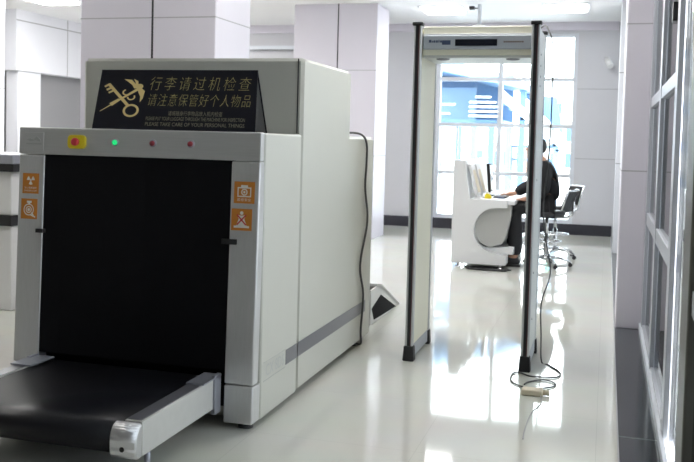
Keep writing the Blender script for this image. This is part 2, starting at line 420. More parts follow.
# maker plate
p = MB().box(-2.939, -2.814, FY-0.003, FY, 1.325, 1.425, 0, 0.001).build('maker_plate', M['steelh'], S)
q = MB()
q.prism([(-2.917, 1.385), (-2.892, 1.393), (-2.872, 1.388), (-2.857, 1.404), (-2.844, 1.396), (-2.830, 1.384), (-2.834, 1.378), (-2.862, 1.383), (-2.892, 1.379)], 'Y', FY-0.0045, FY-0.003)
q.box(-2.917, -2.822, FY-0.0045, FY-0.003, 1.362, 1.369)
q.build('maker_emblem', M['lightgrey'], p)
# black latches at the tunnel edge
MB().box(-2.84, -2.79, FY-0.012, 4.0, 0.905, 0.925).build('latch', M['rubber'], S)
MB().box(-1.79, -1.715, FY-0.012, 4.0, 0.905, 0.93).build('latch', M['rubber'], S)
# warning stickers
def ring(b, cx, cz, r, w, mi, y, a0=0, a1=2*PI, n=20):
    for k in range(n):
        a, c = a0+(a1-a0)*k/n, a0+(a1-a0)*(k+1)/n
        b.quad([(cx+r*math.cos(a), y, cz+r*math.sin(a)), (cx+r*math.cos(c), y, cz+r*math.sin(c)),
                (cx+(r-w)*math.cos(c), y, cz+(r-w)*math.sin(c)), (cx+(r-w)*math.cos(a), y, cz+(r-w)*math.sin(a))], mi)
def disc(b, cx, cz, r, mi, y, n=16, sx=1):
    b.quad([(cx+sx*r*math.cos(2*PI*k/n), y, cz+r*math.sin(2*PI*k/n)) for k in range(n)], mi)
def rect(b, x0, x1, z0, z1, mi, y): b.quad([(x0, y, z0), (x1, y, z0), (x1, y, z1), (x0, y, z1)], mi)
def line(b, x0, z0, x1, z1, w, mi, y):
    d = Vector((x1-x0, z1-z0)).normalized()*w/2; nx, nz = -d.y, d.x
    b.quad([(x0+nx, y, z0+nz), (x0-nx, y, z0-nz), (x1-nx, y, z1-nz), (x1+nx, y, z1+nz)], mi)
SY = 3.9975; s2 = SY-0.0006; s3 = s2-0.0006
def sticker(cx, cz, w, h, kind):
    b = MB(); b.box(cx-w/2, cx+w/2, SY, 4.0, cz-h/2, cz+h/2, 0)
    if kind == 'radiation':
        cz2 = cz+0.017
        for a in (90, 210, 330):
            a0, a1 = math.radians(a+180-30), math.radians(a+180+30)
            pts = [(cx+0.007*math.cos(a0), s2, cz2+0.007*math.sin(a0))]
            pts += [(cx+0.024*math.cos(a0+(a1-a0)*k/5), s2, cz2+0.024*math.sin(a0+(a1-a0)*k/5)) for k in range(6)]
            pts += [(cx+0.007*math.cos(a1), s2, cz2+0.007*math.sin(a1))]
            b.quad(pts, 1)
        disc(b, cx, cz2, 0.005, 1, s2)
        b.text('当心电离辐射', (cx-0.036, SY, cz-0.027), (1, 0, 0), (0, 0, 1), 0.012, 0.072, 1, 0.0006)
        b.text('CAUTION X-RAY', (cx-0.038, SY, cz-0.042), (1, 0, 0), (0, 0, 1), 0.012, 0.076, 1, 0.0006)
    if kind == 'film':
        ring(b, cx-0.002, cz-0.004, 0.031, 0.005, 1, s2); ring(b, cx-0.002, cz-0.004, 0.018, 0.005, 1, s2); disc(b, cx-0.002, cz-0.004, 0.008, 1, s2)
        rect(b, cx-0.014, cx+0.014, cz+0.031, cz+0.042, 1, s2); rect(b, cx-0.006, cx+0.006, cz+0.026, cz+0.031, 1, s2)
        line(b, cx+0.008, cz-0.030, cx+0.038, cz-0.042, 0.007, 1, s2)
        line(b, cx+0.016, cz-0.018, cx+0.028, cz-0.036, 0.006, 1, s2)
    if kind == 'camera':
        for x0, x1, z0, z1 in ((-0.036, 0.036, 0.020, 0.026), (-0.036, 0.036, -0.022, -0.016), (-0.036, -0.030, -0.022, 0.026), (0.030, 0.036, -0.022, 0.026), (-0.018, 0.018, 0.026, 0.036)):
            rect(b, cx+x0, cx+x1, cz+z0, cz+z1, 1, s2)
        ring(b, cx, cz+0.002, 0.017, 0.006, 1, s2); disc(b, cx, cz+0.002, 0.006, 1, s2)
        b.text('胶卷安全', (cx-0.036, SY, cz-0.041), (1, 0, 0), (0, 0, 1), 0.016, 0.072, 1, 0.0006)
    if kind == 'nosit':
        rect(b, cx-0.040, cx+0.040, cz-0.040, cz-0.030, 1, s2)
        b.quad([(cx-0.028, s2, cz-0.030), (cx+0.028, s2, cz-0.030), (cx+0.014, s2, cz+0.004), (cx+0.024, s2, cz+0.024), (cx+0.008, s2, cz+0.020), (cx-0.008, s2, cz+0.020), (cx-0.024, s2, cz+0.024), (cx-0.014, s2, cz+0.004)], 1)
        disc(b, cx, cz+0.032, 0.009, 1, s2)
        line(b, cx-0.024, cz-0.026, cx+0.024, cz+0.024, 0.007, 2, s3); line(b, cx-0.024, cz+0.024, cx+0.024, cz-0.026, 0.007, 2, s3)
    return b
names = {'radiation': 'orange sticker with white radiation symbol', 'film': 'orange sticker with white round film reel', 'camera': 'orange sticker with white camera', 'nosit': 'orange sticker with red cross over white figure'}
for cx, cz, k in ((-2.887, 1.158, 'radiation'), (-2.892, 1.025, 'film'), (-1.684, 1.159, 'camera'), (-1.694, 1.027, 'nosit')):
    sticker(cx, cz, 0.098 if cx < -2 else 0.108, 0.106, k).build('sticker', [M['orange'], M['white'], M['red']], S, label=names[k])
# the steel front leans: its foot stands a little further out than its top
def lean(o):
    off = wloc(o.parent).z
    for v in o.data.vertices: v.co.y += 0.045 - 0.0387*(1.45-(v.co.z+off))
    for c in o.children: lean(c)
for c in S.children:
    if c.name.split('.')[0] in ('top_bar', 'frame_post', 'stop_housing', 'lamp_bezel', 'maker_plate', 'latch', 'sticker', 'tunnel_curtain'): lean(c)
# feet
for x in (-1.665, -2.88):
    for y in (4.06, 5.95):
        MB().lathe([(0.036, 0.0), (0.036, 0.014), (0.014, 0.022), (0.014, 0.04)], (x, y, 0.0)).build('foot', M['rubber'], S)
MB().box(-2.90, -1.72, 4.2, 6.0, 0.022, 0.05).build('under_shade', M['rubber'], S)  # black slab stands in for the shade under the machine
# conveyors (front and rear)
def conveyor(ya, yb, front=True):
    # ya: roller end, yb: at the frame
    d = 1 if yb > ya else -1
    r = 0.072; zc = 0.180
    belt = MB()
    prof = [(yb, zc+r), (ya+d*r, zc+r)]
    for k in range(1, 12):
        a = PI/2 + PI*k/12
        prof.append((ya+d*r + d*r*math.cos(a), zc + r*math.sin(a)))
    prof += [(ya+d*r, zc-r), (yb, zc-r)]
    belt.prism(prof, 'X', -2.738, -1.862)
    o = belt.build('conveyor_belt', M['belt'], S)
    for f in o.data.polygons:
        if abs(f.normal.x) < 0.5: f.use_smooth = True
    for sx, x0, x1 in ((-1, -2.815, -2.739), (1, -1.861, -1.782)):
        zt, zb = 0.258, 0.110
        rp = MB(); pr = [(yb, zb), (yb, zt), (ya+d*0.05, zt), (ya+d*0.05, zb)]
        rp.prism(pr, 'X', x0, x1, 0, 0.003); rail = rp.build('side_rail', M['railal'], S)
        MB().box(x0+0.004, x1-0.008, min(yb, ya+d*0.06), max(yb, ya+d*0.06), zt, zt+0.002).build('guard_strip', M['stripe'], rail)
        zt -= 0.006; cp = [(ya+d*0.048, zb), (ya+d*0.048, zt)]
        for k in range(1, 9):
            a = PI/2*k/9
            cp.append((ya+d*0.048 - d*0.055*math.sin(a), zt-0.075 + 0.075*math.cos(a)))
        cp += [(ya-d*0.007, 0.150), (ya-d*0.004, zb+0.01), (ya+d*0.01, zb)]
        c = MB(); c.prism(cp, 'X', x0-(0.003 if sx < 0 else 0.040), x1+(0.003 if sx > 0 else 0.040), 0, 0.006)
        cap = c.build('end_cap', M['chromeb'], rail)
        MB().lathe([(0.011, 0), (0.011, -0.002)], ((x0+x1)/2-0.02*sx, ya-d*0.007, 0.152), 0, 14, 'Y').build('cap_hole', M['rubber'], cap)
        if front:
            mm = MB(); xo = x1-0.01 if sx > 0 else x0-0.012
            mm.box(xo, xo+0.022, yb-0.07, yb-0.002, 0.085, 0.275, 0, 0.003).box(min(x0, xo), max(x1, xo+0.022)+(0.03 if sx < 0 else 0), yb-0.20, yb-0.002, 0.262, 0.269)
            mm.build('mounting_bracket', M['zinc'], S)
        leg = MB().cyl((x0+0.05, ya+d*0.15, 0.0), (x0+0.05, ya+d*0.15, 0.12), 0.013, None, 0, 14).lathe([(0.03, 0), (0.03, 0.012), (0.013, 0.02)], (x0+0.05, ya+d*0.15, 0))
        leg.build('conveyor_leg', M['zinc'], S)
conveyor(3.19, 3.995)
conveyor(6.82, 6.19, False)
# sloping exit chute
ch = MB().prism([(6.80, 0.30), (6.98, 0.27), (7.60, 0.02), (7.62, 0.0), (7.58, 0.0), (6.96, 0.245), (6.80, 0.275)], 'X', -2.80, -1.70)
ch.build('exit_chute', M['railal'], S, label='sloping bare metal chute at the far end')
MB().prism([(6.62, 0.275), (6.80, 0.280), (6.98, 0.250), (7.60, 0.004), (6.62, 0.004)], 'X', -1.712, -1.700).build('chute_cheek', M['railal'], S)
MB().prism([(6.64, 0.13), (6.93, 0.195), (7.48, 0.006), (6.72, 0.030)], 'X', -1.702, -1.698).build('chute_shade', M['curtain'], S, label='black sheet painted as the shade under the chute')  # flat black sheet stands in for shade beneath the slope
# machine cable
pts = smooth_path([(-1.75, 5.78, 1.462), (-1.66, 5.80, 1.475), (-1.60, 5.86, 1.462), (-1.588, 5.95, 1.40), (-1.590, 5.965, 1.25), (-1.588, 5.94, 1.10), (-1.588, 6.02, 0.86), (-1.588, 5.86, 0.58), (-1.588, 5.96, 0.36), (-1.588, 5.92, 0.12), (-1.60, 5.97, 0.012), (-1.66, 6.0, 0.008)], 6)
MB().tube(pts, 0.0075, 0, 8).build('power_cable', M['greycable'], S)

# ------------------------------------------------------------------ tent sign on the machine
T = thing('tent_sign', 'black folded tabletop notice with gold key emblem and Chinese lettering on the scanner', 'sign', (-2.15, 4.3, 1.452))
zb = 1.4535
A0 = Vector((-2.588, 4.125, zb)); B0 = Vector((-1.672, 4.125, zb)); A1 = Vector((-2.625, 4.28, 1.771)); B1 = Vector((-1.727, 4.28, 1.771))
A2 = Vector((-2.64, 4.41, zb)); B2 = Vector((-1.720, 4.41, zb))
b = MB(); th = 0.005
def plate(b, p, q, r, s_, t):
    n = (Vector(q)-Vector(p)).cross(Vector(s_)-Vector(p)).normalized()*t
    a = [b.bm.verts.new(v) for v in (p, q, r, s_)]; c = [b.bm.verts.new(Vector(v)-n) for v in (p, q, r, s_)]
    b.bm.faces.new(a); b.bm.faces.new(c[::-1])
    for i in range(4): b.bm.faces.new((a[i], c[i], c[(i+1) % 4], a[(i+1) % 4]))
plate(b, A0, B0, B1, A1, th)
b.build('front_panel', M['signblack'], T)
b = MB(); plate(b, B2, A2, A1, B1, th); b.build('rear_panel', M['signblack'], T)
b = MB(); g = [b.bm.verts.new(v + Vector((-0.004, 0, 0))) for v in (B0, B2, B1)] ; b.bm.faces.new(g)
b.build('end_gusset', M['signblack'], T)
MB().quad([v + Vector((0.004, 0, 0)) for v in (A0, A1, A2)]).build('end_gusset', M['signblack'], T)
R_ = (B0-A0).normalized(); U_ = (A1-A0); Hh = 0.382
U_ = (U_ - R_*U_.dot(R_)).normalized(); N_ = R_.cross(U_)
Wt = (B0-A0).length
def sp(u, v, d=0.0015):   # u 0..1 across, v 0..1 up, following the slanted outline
    L = A0.lerp(A1, v); Rr = B0.lerp(B1, v); return L.lerp(Rr, u) + N_*d
upd = (A1-A0).normalized()
b = MB()
b.text('行李请过机检查', sp(0.335, 0.665), R_, upd, 0.090, Wt*0.62, 0, 0.0015, 0.15, 1.35, -0.0017)
b.text('请注意保管好个人物品', sp(0.335, 0.40), R_, upd, 0.080, Wt*0.625, 0, 0.0015, 0.15, 1.1, -0.0015)
b.build('gold_lettering', M['gold'], T)
b = MB()
b.text('请将随身行李物品放入机内检查', sp(0.47, 0.235), R_, upd, 0.030, Wt*0.33, 0, 0.0015)
b.text('PLEASE PUT YOUR LUGGAGE THROUGH THE MACHINE FOR INSPECTION', sp(0.335, 0.150), R_, upd, 0.030, Wt*0.60, 0, 0.0015)
b.text('PLEASE TAKE CARE OF YOUR PERSONAL THINGS', sp(0.335, 0.060), R_, upd, 0.030, Wt*0.60, 0, 0.0015)
b.build('fine_lettering', M['golddim'], T)
# crossed key and winged staff emblem (pixel-free: drawn in sign units)
b = MB()
def E_(x, y): return A0 + R_*(x*1.03) + upd*(y*0.80+0.052) + N_*0.0018
def eline(x0, y0, x1, y1, w0, w1=None):
    w1 = w0 if w1 is None else w1
    d = Vector((x1-x0, y1-y0)).normalized(); n = Vector((-d.y, d.x))
    b.quad([E_(x0+n.x*w0/2, y0+n.y*w0/2), E_(x0-n.x*w0/2, y0-n.y*w0/2), E_(x1-n.x*w1/2, y1-n.y*w1/2), E_(x1+n.x*w1/2, y1+n.y*w1/2)])
def epoly(pts): b.quad([E_(*p) for p in pts])
def ering(cx, cy, r, w, n=20, a0=0, a1=2*PI, sx=1):
    for k in range(n):
        a, c = a0+(a1-a0)*k/n, a0+(a1-a0)*(k+1)/n
        b.quad([E_(cx+sx*r*math.cos(a), cy+r*math.sin(a)), E_(cx+sx*r*math.cos(c), cy+r*math.sin(c)), E_(cx+sx*(r-w)*math.cos(c), cy+(r-w)*math.sin(c)), E_(cx+sx*(r-w)*math.cos(a), cy+(r-w)*math.sin(a))])
# frame of the emblem: x 0.02..0.28, y 0.05..0.34
eline(0.055, 0.268, 0.183, 0.108, 0.019)                 # key shaft
ering(0.205, 0.070, 0.048, 0.014, sx=0.95)               # key bow
eline(0.034, 0.246, 0.062, 0.268, 0.014); eline(0.048, 0.222, 0.078, 0.242, 0.015); eline(0.062, 0.200, 0.098, 0.224, 0.013)
eline(0.030, 0.062, 0.245, 0.245, 0.004, 0.020)          # staff
eline(0.085, 0.112, 0.130, 0.152, 0.026, 0.018)
ering(0.165, 0.205, 0.024, 0.009, 12, PI*0.6, PI*1.9); ering(0.195, 0.170, 0.024, 0.009, 12, PI*1.0, PI*2.2)
b.quad([E_(0.235+0.020*math.cos(2*PI*k/12), 0.250+0.020*math.sin(2*PI*k/12)) for k in range(12)])
epoly([(0.140, 0.305), (0.185, 0.300), (0.215, 0.262), (0.225, 0.235), (0.205, 0.235), (0.190, 0.262), (0.165, 0.285)])
epoly([(0.195, 0.308), (0.222, 0.290), (0.228, 0.252), (0.212, 0.250), (0.208, 0.280)])
epoly([(0.250, 0.235), (0.268, 0.215), (0.262, 0.160), (0.248, 0.130), (0.246, 0.175), (0.232, 0.205), (0.222, 0.235)])
b.build('key_emblem', M['goldb'], T, label='gold crossed key and winged staff')



# ------------------------------------------------------------------ walk-through metal detector
G = thing('metal_detector_gate', 'cream walk-through metal detector arch with black edge strips', 'metal detector', (-0.82, 5.9, 0))
for k, xc in enumerate((-1.194, -0.450)):
    x0, x1 = xc-0.022, xc+0.022
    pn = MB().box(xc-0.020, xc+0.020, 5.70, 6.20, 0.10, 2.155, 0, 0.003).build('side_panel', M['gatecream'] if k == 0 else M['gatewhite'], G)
    MB().box(xc-0.022, xc+0.022, 5.70, 6.20, 0.02, 0.10).build('kick_strip', M['gategrey'], pn)
    for y in (5.662, 6.20):
        pr = MB().box(xc-0.026, xc+0.026, y, y+0.038, 0.02, 2.170, 0, 0.006).build('edge_profile', M['gateal'], G)
        yy = y-0.003 if y < 6 else y+0.038
        MB().box(xc-0.011, xc+0.008, yy, yy+0.003, 0.03, 2.168).build('edge_strip', M['rubber'], pr)
        MB().box(xc+0.008, xc+0.013, yy, yy+0.003, 0.03, 2.168).build('edge_strip', M['darkred'], pr)
        MB().box(xc-0.034, xc+0.034, y-0.012, y+0.050, 2.168, 2.190, 0, 0.006).build('top_cap', M['rubber'], G)
        MB().prism([(xc-0.037, 0.0), (xc-0.031, 0.098), (xc+0.031, 0.098), (xc+0.037, 0.0)], 'Y', y-0.014, y+0.052, 0, 0.004).build('foot_cap', M['rubber'], G)
sc = MB()
for z in (2.0, 1.93, 1.86, 1.80, 1.2, 0.6, 0.3):
    sc.lathe([(0.007, 0), (0.006, 0.003)], (-0.430, 5.86, z), 0, 10, 'X')
sc.build('screw', M['midgrey'], G, kind='stuff')
MB().box(-1.168, -0.472, 5.72, 6.18, 1.985, 2.168, 0, 0.005).build('header_beam', M['gatecream'], G)
cb = MB().box(-1.162, -0.478, 5.690, 5.720, 2.020, 2.108, 0, 0.006).build('control_strip', M['gategrey'], G)
MB().box(-0.955, -0.690, 5.686, 5.690, 2.040, 2.082).build('display', M['screen'], cb)
MB().box(-1.168, -0.472, 5.705, 5.722, 2.108, 2.120, 0, 0.002).build('white_lip', M['desk'], G)
b = MB()
x = -1.125
for wd_, hh in ((0.016, 0.018), (0.006, 0.012), (0.012, 0.014), (0.012, 0.014), (0.006, 0.018), (0.012, 0.014)):
    b.box(x, x+wd_, 5.6885, 5.6900, 2.062, 2.062+hh); x += wd_+0.004
b.box(-1.040, -0.985, 5.6885, 5.6900, 2.048, 2.076)
b.build('brand_lettering', M['navy'], cb, label='tiny dark lettering')
b = MB(); x = -0.650
for k in range(9): b.box(x, x+0.011, 5.6885, 5.6900, 2.060, 2.070); x += 0.014
b.build('fine_lettering', M['outtan'], cb, label='faint reddish lettering')
lw = MB().box(-1.168, -0.472, 5.73, 6.17, 1.968, 1.985, 0, 0.003).build('lower_lip', M['gatewhite'], G)
for x in (-1.05, -0.60):
    MB().lathe([(0.045, 0.0), (0.040, -0.006), (0.02, -0.010)], (x, 5.80, 1.968)).build('underside_lamp', M['midgrey'], lw)
pts = [(-0.45, 5.95, 2.175), (-0.415, 5.90, 2.19), (-0.385, 5.80, 2.15), (-0.352, 5.75, 2.05), (-0.345, 5.75, 1.80), (-0.350, 5.75, 1.40), (-0.375, 5.76, 1.05), (-0.350, 5.76, 0.82), (-0.318, 5.78, 0.62), (-0.368, 5.80, 0.42), (-0.366, 5.85, 0.20), (-0.362, 5.93, 0.012), (-0.31, 5.875, 0.006), (-0.232, 5.70, 0.006), (-0.245, 5.59, 0.006), (-0.31, 5.56, 0.006), (-0.405, 5.55, 0.006), (-0.480, 5.62, 0.006), (-0.515, 5.55, 0.006), (-0.495, 5.37, 0.006), (-0.393, 5.27, 0.006), (-0.31, 5.30, 0.006), (-0.25, 5.37, 0.006), (-0.255, 5.45, 0.006), (-0.32, 5.49, 0.006), (-0.40, 5.41, 0.006), (-0.42, 5.33, 0.010)]
MB().tube(smooth_path(pts, 6), 0.0048, 0, 8).build('power_cable', M['greycable'], G)

# adapter on the floor
A = thing('power_adapter', 'small beige power adapter lying on the floor beside cable coil', 'adapter', (-0.36, 5.15, 0))
b = MB(); b.box(-0.42, -0.30, 5.12, 5.20, 0.0, 0.035, 0, 0.008).build('adapter_body', M['beige'], A)
b = MB().cyl((-0.30, 5.16, 0.018), (-0.265, 5.16, 0.018), 0.016); b.build('adapter_plug', M['beige'], A)
b = MB().tube(smooth_path([(-0.31, 5.12, 0.01), (-0.30, 4.98, 0.003), (-0.335, 4.8, 0.003), (-0.345, 4.5, 0.003), (-0.34, 4.35, 0.003)], 6), 0.0022, 0, 6); b.build('thin_lead', M['thin_joint'], A)

# ------------------------------------------------------------------ inspection desk
D = thing('inspection_desk', 'white curved operator console desk in front of the far window', 'desk', (-1.3, 11, 0))
def arc(cx, cz, rx, rz, a0, a1, n=10):
    return [(cx+rx*math.cos(math.radians(a0+(a1-a0)*k/n)), cz+rz*math.sin(math.radians(a0+(a1-a0)*k/n))) for k in range(n+1)]
endp = [(-1.68, 0.05), (-1.68, 1.225), (-1.555, 1.225), (-1.485, 0.79), (-1.06, 0.79), (-1.06, 0.70)] + arc(-1.18, 0.44, 0.25, 0.26, 90, 270)[0:] + [(-1.06, 0.15), (-1.06, 0.05)]
for y, y2 in ((10.16, 10.44), (12.0, 12.21)):
    MB().prism(endp, 'Y', y, y2).build('end_panel', M['desk'], D)
MB().prism([(-1.65, 0.10), (-1.65, 1.215), (-1.545, 1.215), (-1.485, 0.70), (-1.60, 0.10)], 'Y', 10.21, 12.16).build('back_panel', M['desk'], D)
MB().box(-1.50, -0.98, 10.21, 12.16, 0.735, 0.785, 0, 0.006).build('desktop', M['desk'], D)
MB().prism([(-1.445, 0.42), (-1.43, 0.56), (-1.36, 0.735), (-1.03, 0.735), (-1.03, 0.60), (-1.08, 0.36), (-1.12, 0.28), (-1.26, 0.24), (-1.37, 0.29)], 'Y', 10.26, 12.10, 0).build('pedestal', M['deskgrey'], D)
MB().box(-1.50, -0.99, 10.30, 12.10, 0.16, 0.24, 0, 0.006).build('foot_shelf', M['desk'], D)
for x, y in ((-1.60, 10.2), (-1.12, 10.2), (-1.60, 12.15), (-1.12, 12.15)):
    MB().lathe([(0.035, 0), (0.035, 0.012), (0.014, 0.02), (0.014, 0.06)], (x, y, 0)).build('foot', M['chrome'], D)
# monitors lined along the desk
def monitor(y, mm, label, w=0.40, x=-1.42, tilt=0.09, h=0.34, scr='screen'):
    t = thing('monitor', label, 'monitor', (x, y, 0.785), 'monitors on the operator desk')
    z0 = 0.84
    MB().prism([(x, z0), (x-tilt, z0+h), (x-tilt+0.035, z0+h), (x+0.035, z0)], 'Y', y-w/2, y+w/2, 0, 0.004).build('screen_housing', mm, t)
    MB().prism([(x+0.0352, z0+0.02), (x-tilt+0.0375, z0+h-0.02), (x-tilt+0.039, z0+h-0.02), (x+0.0370, z0+0.02)], 'Y', y-w/2+0.02, y+w/2-0.02).build('screen', M[scr], t)
    MB().box(x-0.03, x+0.06, y-0.09, y+0.09, 0.785, 0.80, 0, 0.004).box(x-0.01, x+0.012, y-0.02, y+0.02, 0.80, 0.88).build('stand', mm, t)
monitor(10.36, M['desk'], 'white flat monitor at the scanner end of the desk row', x=-1.435, w=0.26, scr='beige')
monitor(10.68, M['desk'], 'white flat monitor between the end monitor and the black one', x=-1.42, w=0.26, scr='beige')
monitor(11.02, M['black'], 'black monitor at the window end of the desk row', x=-1.37, tilt=0.03, w=0.28)
kb = thing('keyboard', 'dark keyboard lying on the white desk', 'keyboard', (-1.18, 10.75, 0.785))
MB().box(-1.27, -1.12, 10.6, 11.0, 0.785, 0.802, 0, 0.004).build('key_base', M['black'], kb)
b = MB()
for i in range(5):
    for j in range(14): b.box(-1.262+i*0.028, -1.238+i*0.028, 10.612+j*0.027, 10.634+j*0.027, 0.802, 0.808)
b.build('keys', M['midgrey'], kb, kind='stuff')
yb_ = thing('tape_dispenser', 'small yellow tape dispenser on the white desk', 'tape dispenser', (-1.300, 10.36, 0.785))
MB().prism([(-1.340, 0.785), (-1.340, 0.83), (-1.320, 0.85), (-1.285, 0.845), (-1.260, 0.81), (-1.260, 0.785)], 'Y', 10.34, 10.38, 0, 0.003).build('dispenser_body', M['yellow'], yb_)
MB().lathe([(0.022, -0.012), (0.022, 0.012)], (-1.305, 10.36, 0.845), 0, 16, 'Y').build('tape_roll', M['white'], yb_)
ms = thing('computer_mouse', 'dark mouse beside the keyboard on the desk', 'mouse', (-1.16, 10.45, 0.785))
MB().ball((-1.17, 10.45, 0.79), 0.05, 0, (1.1, 0.6, 0.45)).build('mouse_body', M['navy'], ms)
MB().tube(smooth_path([(-1.22, 10.45, 0.795), (-1.30, 10.48, 0.79), (-1.38, 10.5, 0.79)]), 0.003, 0, 6).build('mouse_cable', M['black'], ms)
cc = []
for k in range(40):
    a = 2*PI*k/16
    cc.append((-1.25+0.22*math.cos(a)+0.02*math.sin(k), 10.12+0.12*math.sin(a)+0.03*math.sin(k*0.7), 0.008+0.004*(k//16)))
tag(MB().tube(smooth_path([(-1.55, 10.3, 0.09), (-1.52, 10.22, 0.008)]+cc, 3), 0.009, 0, 7).build('cable_coil', M['black']), 'black cable looped on the floor under the white desk', 'cable')

# ------------------------------------------------------------------ stools
def stool():
    t = thing('swivel_stool', 'black swivel stool under the seated person', 'stool', (0, 0, 0), 'chrome swivel stools')
    MB().lathe([(0.14, -0.02), (0.20, 0.0), (0.215, 0.03), (0.20, 0.055), (0.12, 0.065)], (0, 0, 0.60), 0, 28).build('seat', M['black'], t, local=True)
    MB().cyl((0, 0, 0.10), (0, 0, 0.36), 0.030).cyl((0, 0, 0.36), (0, 0, 0.59), 0.020).build('column', M['chrome'], t, local=True)
    bk = MB()
    n = 9
    for k in range(n):
        a0 = math.radians(-42 + 84*k/n); a1 = math.radians(-42 + 84*(k+1)/n)
        for r, fl in ((0.27, 0), (0.295, 1)):
            q_ = [(r*math.cos(a0)-0.02, r*math.sin(a0), 0.68), (r*math.cos(a1)-0.02, r*math.sin(a1), 0.68), (r*math.cos(a1)+0.05, r*math.sin(a1), 0.90), (r*math.cos(a0)+0.05, r*math.sin(a0), 0.90)]
            bk.quad(q_ if fl else q_[::-1])
    for z, dx in ((0.68, -0.02), (0.90, 0.05)):
        for k in range(n):
            a0 = math.radians(-42 + 84*k/n); a1 = math.radians(-42 + 84*(k+1)/n)
            bk.quad([(0.27*math.cos(a0)+dx, 0.27*math.sin(a0), z), (0.295*math.cos(a0)+dx, 0.295*math.sin(a0), z), (0.295*math.cos(a1)+dx, 0.295*math.sin(a1), z), (0.27*math.cos(a1)+dx, 0.27*math.sin(a1), z)])
    back = bk.build('backrest', M['black'], t, local=True)
    rim = [(0.30*math.cos(math.radians(a))+0.05, 0.30*math.sin(math.radians(a)), 0.905) for a in range(-42, 43, 7)]
    rim = [(0.30*math.cos(math.radians(-42))-0.02, 0.30*math.sin(math.radians(-42)), 0.68)] + rim + [(0.30*math.cos(math.radians(42))-0.02, 0.30*math.sin(math.radians(42)), 0.68)]
    MB().tube(rim, 0.012, 0, 8).build('back_rim', M['chrome'], back, local=True)
    MB().tube(smooth_path([(0.05, 0, 0.585), (0.20, 0, 0.585), (0.29, 0, 0.63), (0.30, 0, 0.78)]), 0.014, 0, 8).build('back_support', M['chrome'], t, local=True)
    MB().tube([(0.17*math.cos(2*PI*k/24), 0.17*math.sin(2*PI*k/24), 0.30) for k in range(24)], 0.009, 0, 8, True).cyl((-0.17, 0, 0.30), (0.17, 0, 0.30), 0.007).build('foot_ring', M['chrome'], t, local=True)
    MB().lathe([(0.05, 0.0), (0.05, 0.04), (0.03, 0.06)], (0, 0, 0.075), 0, 18).build('hub', M['chrome'], t, local=True)
    for k in range(5):
        a = 2*PI*k/5 + 0.3; c, s_ = math.cos(a), math.sin(a)
        lg = MB().tube([(0.03*c, 0.03*s_, 0.115), (0.16*c, 0.16*s_, 0.10), (0.28*c, 0.28*s_, 0.065)], [0.02, 0.017, 0.013], 0, 8).build('leg', M['chrome'], t, local=True)
        MB().lathe([(0.024, -0.011), (0.026, 0), (0.024, 0.011)], (0.285*c, 0.285*s_, 0.027), 0, 14, 'Y').cyl((0.28*c, 0.28*s_, 0.05), (0.28*c, 0.28*s_, 0.07), 0.008).build('caster', M['black'], lg, local=True)
    return t
# patch build for local positional use
_b = MB.build
def _build(s, name, mats, parent=None, local=False, **props): return _b(s, name, mats, parent, local, **props)
MB.build = _build
s1 = stool(); s2_ = copy_tree(s1)
s1.location = (-0.65, 10.72, 0); s1.rotation_euler = (0, 0, -0.15)
s2_.location = (-0.60, 11.62, 0); s2_.rotation_euler = (0, 0, 0.45)
s2_['label'] = 'empty black swivel stool behind the seated person, nearer the window'

# ------------------------------------------------------------------ person seated at the desk
def skin_mesh(name, verts, edges, radii, material, parent, root=0, sub=2):
    me = bpy.data.meshes.new(name); off = wloc(parent) if parent else Vector((0, 0, 0))
    me.from_pydata([Vector(v)-off for v in verts], edges, [])
    o = bpy.data.objects.new(name, me); COL.objects.link(o); o.parent = parent
    md = o.modifiers.new('skin', 'SKIN'); md.use_smooth_shade = True
    for i, r in enumerate(radii):
        sv = me.skin_vertices[0].data[i]; r = r if isinstance(r, tuple) else (r, r); sv.radius = r; sv.use_root = (i == root)
    sm = o.modifiers.new('sub', 'SUBSURF'); sm.levels = sub; sm.render_levels = sub
    dg = bpy.context.evaluated_depsgraph_get(); dg.update()
    nm = bpy.data.meshes.new_from_object(o.evaluated_get(dg)); o.modifiers.clear(); o.data = nm
    nm.materials.clear(); nm.materials.append(material)
    for p in nm.polygons: p.use_smooth = True
    return o
P = thing('person', 'person in black clothes seated at the white desk, mostly behind the detector post', 'person', (-0.60, 10.66, 0))
px, py = -0.66, 10.68
V = {  # pelvis at the seat, facing -X; left side is towards the camera (-Y)
 'pel': (px, py, 0.755), 'wai': (px+0.02, py, 0.92), 'che': (px-0.02, py, 1.09), 'nek': (px-0.08, py, 1.24), 'hd0': (px-0.12, py, 1.30), 'hd1': (px-0.15, py, 1.375), 'hd2': (px-0.145, py, 1.445),
 'shl': (px-0.03, py-0.18, 1.17), 'ell': (px-0.01, py-0.24, 0.89), 'wrl': (px-0.20, py-0.20, 0.80), 'hal': (px-0.27, py-0.17, 0.785),
 'shr': (px-0.03, py+0.18, 1.17), 'elr': (px-0.17, py+0.20, 0.97), 'wrr': (px-0.38, py+0.12, 0.84), 'har': (px-0.45, py+0.10, 0.825),
 'hpl': (px-0.03, py-0.10, 0.73), 'knl': (px-0.43, py-0.13, 0.68), 'anl': (px-0.38, py-0.12, 0.32), 'ftl': (px-0.50, py-0.12, 0.27),
 'hpr': (px-0.03, py+0.10, 0.73), 'knr': (px-0.42, py+0.12, 0.66), 'anr': (px-0.46, py+0.11, 0.16), 'ftr': (px-0.58, py+0.11, 0.10)}
V['knl'] = (px-0.36, py-0.15, 0.68); V['anl'] = (px-0.32, py-0.16, 0.12); V['ftl'] = (px-0.41, py-0.16, 0.09)
V['anr'] = (px-0.36, py+0.11, 0.12); V['ftr'] = (px-0.45, py+0.11, 0.09)
